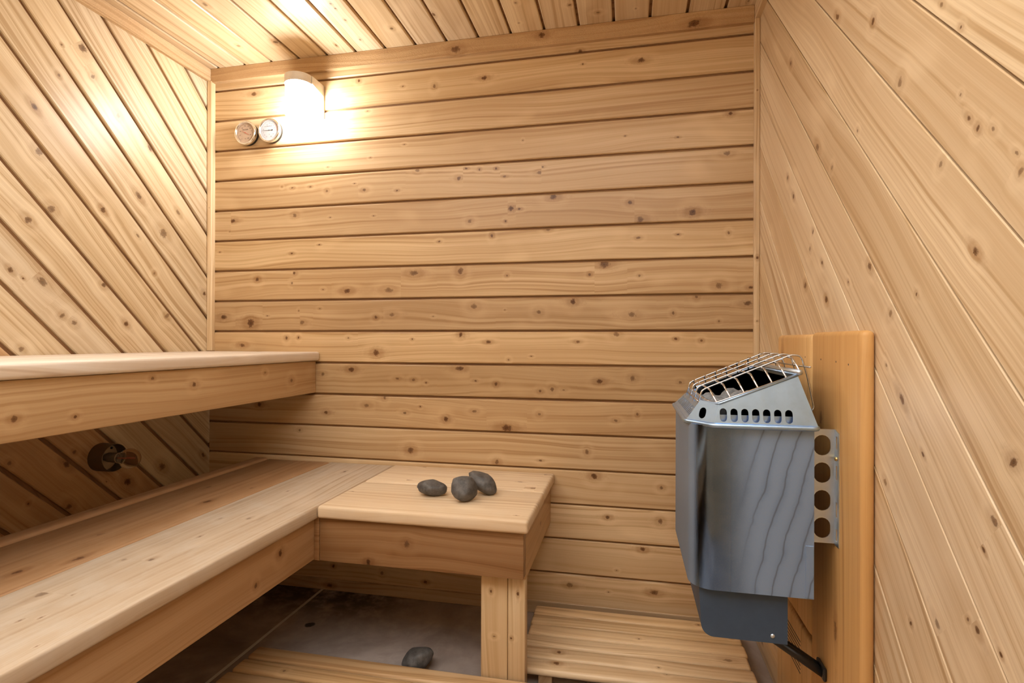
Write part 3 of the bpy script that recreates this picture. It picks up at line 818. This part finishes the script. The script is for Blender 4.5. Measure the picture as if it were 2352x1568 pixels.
for j, y in enumerate((1.302, 1.382, 1.462, 1.545)):
    pts = [(0.150, y, 0.868), (0.164, y, 0.918), (0.178, y, 0.9255), (0.352, y, 1.0005), (0.372, y, 0.998), (0.384, y, 0.955), (0.398, y, 0.885), (0.393, y, 0.878)]
    bm = bmesh.new(); tube(bm, bend(pts, 0.008, 3), 0.0021, 6); mesh_obj('wire', bm, 'wire', guard, smooth=True)
for (x, z, ya, yb) in ((0.158, 0.892, 1.262, 1.59), (0.379, 0.975, 1.265, 1.58), (0.147, 0.873, 1.292, 1.56)):
    bm = bmesh.new(); tube(bm, [(x, ya, z), (x, yb, z)], 0.0021, 6); mesh_obj('wire', bm, 'wire', guard, smooth=True)
# mounting bracket: plate with four openings + wall flange
bh = [stadium(0.3945, z, 0.0315, 0.0425, 8) for z in (0.8145, 0.7575, 0.7000, 0.6430)]
bk = mesh_obj('bracket', plate([(0.372, 0.612), (0.4185, 0.612), (0.4185, 0.848), (0.372, 0.848)], bh, lambda x, z: Vector((x, 1.240, z)), 0.0018, Vector((0, 1, 0))), 'galv', ht, label='galvanised wall bracket with four oblong openings')
fh = [[(y0, z0), (y1, z0), (y1, z1), (y0, z1)] for y0, y1, z0, z1 in ((1.226, 1.234, 0.808, 0.835), (1.226, 1.234, 0.745, 0.775), (1.226, 1.234, 0.668, 0.700), (1.226, 1.234, 0.612+0.008, 0.645))]
mesh_obj('flange', plate([(1.218, 0.610), (1.240, 0.610), (1.240, 0.848), (1.218, 0.842)], fh, lambda y, z: Vector((0.4180, y, z)), 0.0018, Vector((1, 0, 0))), 'galv', bk)
bm = bmesh.new(); lathe(bm, [(0.0001, -0.004), (0.004, -0.003), (0.0045, 0.0)], 10, 'X', (0.418, 1.230, 0.789)); mesh_obj('screw', bm, 'brass', bk, smooth=True)
# stones in the tray
def rock(name, mat, loc, dims, rot, seed, amp=0.18, sub=4, facets=0.0, parent=None):
    rr = random.Random(seed)
    bm = bmesh.new(); bmesh.ops.create_icosphere(bm, subdivisions=sub, radius=1.0)
    off = Vector((rr.uniform(-50, 50), rr.uniform(-50, 50), rr.uniform(-50, 50)))
    dirs = [Vector((rr.gauss(0, 1), rr.gauss(0, 1), rr.gauss(0, 1))).normalized() for _ in range(11)]
    ds = [rr.uniform(0.62, 0.85) for _ in dirs]
    for v in bm.verts:
        p = v.co.normalized()
        k = 1 + amp*noise.noise(p*1.1+off) + amp*0.35*noise.noise(p*2.7+off)
        q = p*k
        if facets:
            for dd, s in zip(dirs, ds):
                h = q.dot(dd)
                if h > s: q = q - dd*(h-s)*facets
        v.co = q
    rm = rot.to_matrix() if hasattr(rot, 'to_matrix') else rot
    for v in bm.verts:
        v.co = rm @ Vector((v.co.x*dims[0], v.co.y*dims[1], v.co.z*dims[2]))
    zmin = min(v.co.z for v in bm.verts)
    wm = Matrix.Translation((loc[0], loc[1], loc[2]))
    for v in bm.verts: v.co.z -= zmin
    o = mesh_obj(name, bm, mat, parent, wm, smooth=True)
    return o
from mathutils import Euler
spots = [(0.205, 1.285, 0.026), (0.21, 1.345, 0.030), (0.215, 1.41, 0.027), (0.21, 1.475, 0.03), (0.215, 1.545, 0.027),
         (0.262, 1.275, 0.028), (0.268, 1.335, 0.030), (0.265, 1.40, 0.033), (0.27, 1.465, 0.028), (0.268, 1.535, 0.03),
         (0.315, 1.29, 0.021), (0.318, 1.36, 0.020), (0.316, 1.43, 0.022), (0.318, 1.50, 0.02), (0.315, 1.565, 0.021)]
for i, (x, y, s) in enumerate(spots):
    z = 0.8065 + (0.030 if x < 0.3 else 0.036) + (0.012 if i in (7, 1, 8) else 0)
    o = rock('heater_rock', 'rock', (x, y, 0.832 if x < 0.3 else 0.85), (s*random.uniform(0.9, 1.15), s*random.uniform(0.95, 1.2), s*random.uniform(1.1, 1.5)), Euler((random.uniform(-.3, .3), random.uniform(-.3, .3), random.uniform(0, 3))), 100+i, 0.16, 2, 0.9)
    for p in o.data.polygons: p.use_smooth = False
    tag(o, 'rough grey rock heaped under the wire guard of the heater', 'rock', 'rocks inside the heater')

# ---- black cable from the control box to the panel
cbl = empty('power_cable', (0.36, 1.33, 0.30), 'black flat cable running from under the heater into the planks behind it', 'cable')
for dy in (0.0, 0.018):
    bm = bmesh.new()
    tube(bm, [(0.215, 1.40+dy, 0.386), (0.30, 1.355+dy, 0.362), (0.36, 1.325+dy, 0.335), (0.4195, 1.300+dy, 0.306)], 0.0098, 10)
    mesh_obj('cord', bm, 'rubber', cbl, smooth=True)
bm = bev_box(0.412, 0.4197, 1.284, 1.334, 0.296, 0.326, 0.004, 2); mesh_obj('grommet', bm, 'rubber', cbl)

# ================================================================== STONES
tag(rock('stone', 'stone', (-0.620, 1.662, 0.5312), (0.052, 0.036, 0.0235), Euler((0, 0.08, 0.1)), 3, 0.22, 4, 0.35), 'dark smooth stone lying apart at the left on the corner bench', 'stone', 'stones on the corner bench')
tag(rock('stone', 'stone', (-0.462, 1.712, 0.5312), (0.056, 0.036, 0.032), Euler((0.1, 0.38, -0.1)), 8, 0.20, 4, 0.4), 'dark grey stone behind the leaning one on the corner bench', 'stone', 'stones on the corner bench')
tag(rock('stone', 'stone', (-0.497, 1.622, 0.5312), (0.047, 0.027, 0.041), Euler((-0.55, 0.70, 0.15)), 14, 0.18, 4, 0.45), 'dark brownish stone in front leaning against another on the corner bench', 'stone', 'stones on the corner bench')
tag(rock('stone', 'stone', (-0.646, 1.606, 0.0014), (0.050, 0.043, 0.034), Euler((0.0, -0.25, 0.4)), 21, 0.15, 4, 0.4), 'black rounded stone lying on the concrete floor', 'stone')

# ================================================================== WALL LAMP
lp = empty('wall_lamp', (-1.29, YB, 2.0), 'lit white glass wall lamp with a metal cap high on the back wall', 'lamp')
LX, LY, LR = -1.290, 1.948, 0.052
bm = bmesh.new()
prof = [(LR, 2.050)]
for k in range(1, 6): prof.append((LR, 2.050-0.118*k/5))
for k in range(1, 9):
    a = PI/2*k/8; prof.append((LR-0.030*(1-math.cos(a)), 1.932-0.034*math.sin(a)))
prof.append((0.001, 1.896))
lathe(bm, prof, 40, 'Z', (LX, LY, 0))
mesh_obj('glass_shade', bm, 'lampglass', lp, smooth=True, label='glowing white glass shade')
bm = bmesh.new()
n = 28; arc = [(LX + (LR+0.003)*math.cos(-PI*k/n), LY + (LR+0.003)*math.sin(-PI*k/n)) for k in range(n+1)]
outl = arc + [(LX-LR-0.003, YB-0.004), (LX+LR+0.003, YB-0.004)]
lo = [bm.verts.new((x, y, 2.047)) for x, y in outl]; hi = [bm.verts.new((x, y, 2.080)) for x, y in outl]
bm.faces.new(hi); bm.faces.new(lo[::-1])
for k in range(len(outl)): bm.faces.new((lo[k], lo[(k+1) % len(outl)], hi[(k+1) % len(outl)], hi[k]))
bmesh.ops.recalc_face_normals(bm, faces=bm.faces[:])
auto_smooth(mesh_obj('cap', bm, 'sconce', lp, label='grey metal cap'), 40)
bm = bev_box(LX-LR-0.002, LX+LR+0.002, YB-0.005, YB-0.0002, 1.945, 2.079, 0.0008, 1); mesh_obj('back_plate', bm, 'sconce', lp)
for sx in (-1, 1):
    xs = LX + sx*(LR+0.0045)
    pr = [(LY, 2.080), (YB-0.0005, 2.080), (YB-0.0005, 1.945), (YB-0.006, 1.945), (YB-0.013, 2.035), (LY, 2.050)]
    bm = bmesh.new()
    a = [bm.verts.new((xs-0.001, y, z)) for y, z in pr]; b = [bm.verts.new((xs+0.001, y, z)) for y, z in pr]
    bm.faces.new(a); bm.faces.new(b[::-1])
    for k in range(6): bm.faces.new((a[k], b[k], b[(k+1) % 6], a[(k+1) % 6]))
    bmesh.ops.recalc_face_normals(bm, faces=bm.faces[:])
    mesh_obj('side_bracket', bm, 'sconce', lp)
bm = bmesh.new(); lathe(bm, [(0.0001, 0.004), (0.003, 0.003), (0.003, 0.0)], 10, 'X', (LX+LR+0.0055, YB-0.009, 1.972)); mesh_obj('screw', bm, 'sconce', lp, smooth=True)

# ================================================================== ROUND GAUGES
def text_bm(target, s, size, x, y, z, rot=0.0):
    cu = bpy.data.curves.new('txt', 'FONT'); cu.body = s; cu.size = size; cu.align_x = 'CENTER'; cu.align_y = 'CENTER'; cu.resolution_u = 2
    ob = bpy.data.objects.new('txt', cu); COL.objects.link(ob)
    bpy.context.view_layer.update()
    me = bpy.data.meshes.new_from_object(ob.evaluated_get(bpy.context.evaluated_depsgraph_get()))
    me.transform(Matrix.Translation((x, y, z)) @ Matrix.Rotation(rot, 4, 'Z'))
    target.from_mesh(me)
    bpy.data.objects.remove(ob); bpy.data.curves.remove(cu); bpy.data.meshes.remove(me)
def gauge(name, cx, cz, label, face, ink, nums, needle, unit, sauna_y, unit_y, num_size, arc=None):
    g = empty(name, (cx, YB, cz), label, 'gauge')
    wm = frame((cx, YB-0.0002, cz), (1,0,0), (0,0,1), (0,-1,0))
    bm = bmesh.new(); lathe(bm, [(0.0001, 0.0), (0.047, 0.0), (0.048, 0.022), (0.047, 0.0245), (0.0001, 0.0245)], 40)
    auto_smooth(mesh_obj('case', bm, 'black', g, wm), 40)
    bm = bmesh.new(); lathe(bm, [(0.0482, 0.012), (0.0502, 0.016), (0.0506, 0.026), (0.0485, 0.030), (0.0450, 0.0302), (0.0420, 0.0265), (0.0420, 0.0245)], 48)
    mesh_obj('bezel', bm, 'chrome', g, wm, smooth=True, label='shiny metal bezel')
    bm = bmesh.new(); bm.faces.new([bm.verts.new((0.0430*math.cos(2*PI*k/48), 0.0430*math.sin(2*PI*k/48), 0.0249)) for k in range(48)])
    d = mesh_obj('dial', bm, face, g, wm)
    bm = bmesh.new()
    for s, a, r in nums: text_bm(bm, s, num_size, r*math.cos(a), r*math.sin(a), 0.0252)
    text_bm(bm, 'SAUNA', 0.0085, 0.0, sauna_y, 0.0252)
    text_bm(bm, unit, 0.0072, 0.0, unit_y, 0.0252)
    mesh_obj('lettering', bm, ink, d, wm)
    bm = bmesh.new()
    def seg(r0, r1, a0, a1, z, nn=1):
        q = []
        for i in range(nn+1): q.append((r0, a0+(a1-a0)*i/nn))
        for i in range(nn+1): q.append((r1, a1+(a0-a1)*i/nn))
        bm.faces.new([bm.verts.new((r*math.cos(a), r*math.sin(a), z)) for r, a in q])
    a_s, a_e = nums[0][1], nums[-1][1]
    for i in range(51):
        a = a_s + (a_e-a_s)*i/50; L = 0.004 if i % 5 == 0 else 0.002
        seg(0.0375-L, 0.0375, a-0.008, a+0.008, 0.0252)
    for i in range(20): seg(0.0375, 0.0380, a_s+(a_e-a_s)*i/20, a_s+(a_e-a_s)*(i+1)/20, 0.0252)
    mesh_obj('scale', bm, ink, d, wm)
    if arc:
        bm = bmesh.new()
        for i in range(24): seg(0.0340, 0.0372, arc[0]+(arc[1]-arc[0])*i/24, arc[0]+(arc[1]-arc[0])*(i+1)/24, 0.02515)
        mesh_obj('warning_arc', bm, 'palered', d, wm)
    ang, col, r0, r1 = needle
    bm = bmesh.new()
    ca, sa = math.cos(ang), math.sin(ang)
    pts = [(-r0, -0.0007), (r1, -0.0003), (r1, 0.0003), (-r0, 0.0007)]
    bot = [bm.verts.new((u*ca-v*sa, u*sa+v*ca, 0.0256)) for u, v in pts]; top = [bm.verts.new((u*ca-v*sa, u*sa+v*ca, 0.0262)) for u, v in pts]
    bm.faces.new(bot[::-1]); bm.faces.new(top)
    for k in range(4): bm.faces.new((bot[k], bot[(k+1) % 4], top[(k+1) % 4], top[k]))
    lathe(bm, [(0.0018, 0.0250), (0.0018, 0.0268), (0.0001, 0.0268)], 12)
    if col == 'ink':
        lathe(bm, [(0.0030, 0.0256), (0.0030, 0.0264), (0.0001, 0.0264)], 12, 'Z', (-r0*0.85*ca, -r0*0.85*sa, 0))
    mesh_obj('needle', bm, col, d, wm)
    return g
def dial_nums(lst, cx, cy, ux, uy):
    out = []
    for s, x, y in lst:
        u, v = (x-cx)/ux, -(y-cy)/uy
        out.append((s, math.atan2(v, u), math.hypot(u, v)))
    # unwrap so angles fall monotonically clockwise
    res = []; prev = None
    for s, a, r in out:
        if prev is None:
            if a > 0: a -= 0
            a = a if a < -PI/2 else a - 2*PI
            a += 2*PI if a < -2*PI else 0
            a = a + 2*PI
        else:
            while a > prev: a -= 2*PI
            while a < prev - PI: a += 2*PI
        res.append((s, a, r)); prev = a
    return res
nL = dial_nums([('0', 490, 1100), ('10', 380, 895), ('20', 400, 685), ('30', 505, 515), ('40', 670, 410), ('50', 850, 440), ('60', 960, 560), ('70', 1035, 710), ('80', 985, 910), ('100', 850, 1085)], 690, 780, 11900, 12900)
nR = dial_nums([('20', 560, 1125), ('40', 450, 1025), ('60', 380, 895), ('80', 385, 725), ('100', 475, 575), ('120', 580, 465), ('140', 715, 405), ('160', 850, 445), ('180', 950, 540), ('200', 1000, 685), ('220', 1000, 850), ('240', 930, 1000), ('260', 825, 1120)], 705, 785, 11900, 12900)
gauge('thermometer', -1.588, 1.907, 'round gauge with copper-coloured dial and red needle on the back wall', 'dial_tan', 'ink', nL, (math.radians(152), 'red', 0.020, 0.022), '\u00b0C', 0.013, -0.026, 0.0058)
gauge('thermometer', -1.474, 1.909, 'round gauge with white dial and black needle beside the lamp', 'dial_white', 'paleink', nR, (math.radians(180), 'ink', 0.017, 0.033), '\u00b0F', 0.017, -0.018, 0.0056, (math.radians(52), math.radians(-8)))

# ================================================================== BARE BULB ON THE LEFT WALL
bf = empty('bulb_fixture', (XL, 1.541, 0.625), 'tarnished tin cup with a bare clear bulb on the left wall between the benches', 'light fixture')
CY, CZ = 1.541, 0.625
bm = bmesh.new()
lathe(bm, [(0.0480, XL+0.0003), (0.0475, XL+0.058), (0.0470, XL+0.060), (0.0455, XL+0.0595), (0.0450, XL+0.020)], 40, 'X', (0, CY, CZ))
mesh_obj('cup', bm, 'oldtin', bf, smooth=True, label='tarnished metal cup')
bm = bmesh.new(); lathe(bm, [(0.045, XL+0.020), (0.040, XL+0.0215), (0.0001, XL+0.022)], 40, 'X', (0, CY, CZ)); mesh_obj('inner_plate', bm, 'porcelain', bf, smooth=True)
bm = bmesh.new(); lathe(bm, [(0.0001, XL+0.021), (0.012, XL+0.022), (0.0165, XL+0.035), (0.0175, XL+0.076), (0.0165, XL+0.078), (0.0145, XL+0.077), (0.0145, XL+0.060), (0.0001, XL+0.060)], 28, 'X', (0, CY, CZ))
mesh_obj('socket', bm, 'socket', bf, smooth=True)
bm = bmesh.new(); lathe(bm, [(0.0168, XL+0.0785), (0.0180, XL+0.0775), (0.0172, XL+0.0745)], 28, 'X', (0, CY, CZ)); mesh_obj('socket_rim', bm, 'porcelain', bf, smooth=True)
for dy, dz in ((-0.030, -0.012), (0.02, 0.028)):
    bm = bmesh.new(); lathe(bm, [(0.0001, XL+0.026), (0.004, XL+0.025), (0.0045, XL+0.022)], 10, 'X', (0, CY+dy, CZ+dz)); mesh_obj('screw', bm, 'black', bf, smooth=True)
bm = bmesh.new()
prof = [(0.0125, XL+0.070), (0.0130, XL+0.084)]
for k in range(11):
    a = math.radians(158) - math.radians(158)*k/10
    prof.append((max(0.0001, 0.034*math.sin(a)), XL+0.120 + 0.034*math.cos(a)))
lathe(bm, prof, 32, 'X', (0, CY, CZ)); bl = mesh_obj('bulb', bm, 'glass', bf, smooth=True, label='clear glass globe bulb')
bm = bmesh.new()
tube(bm, [(XL+0.072, CY-0.004, CZ+0.002), (XL+0.112, CY-0.005, CZ+0.002)], 0.0010, 6); tube(bm, [(XL+0.072, CY+0.004, CZ-0.003), (XL+0.112, CY+0.005, CZ-0.002)], 0.0010, 6)
lathe(bm, [(0.0001, XL+0.108), (0.002, XL+0.112), (0.0032, XL+0.130), (0.0026, XL+0.140), (0.0001, XL+0.142)], 14, 'X', (0, CY, CZ+0.002))
mesh_obj('filament', bm, 'filament', bl, smooth=True)
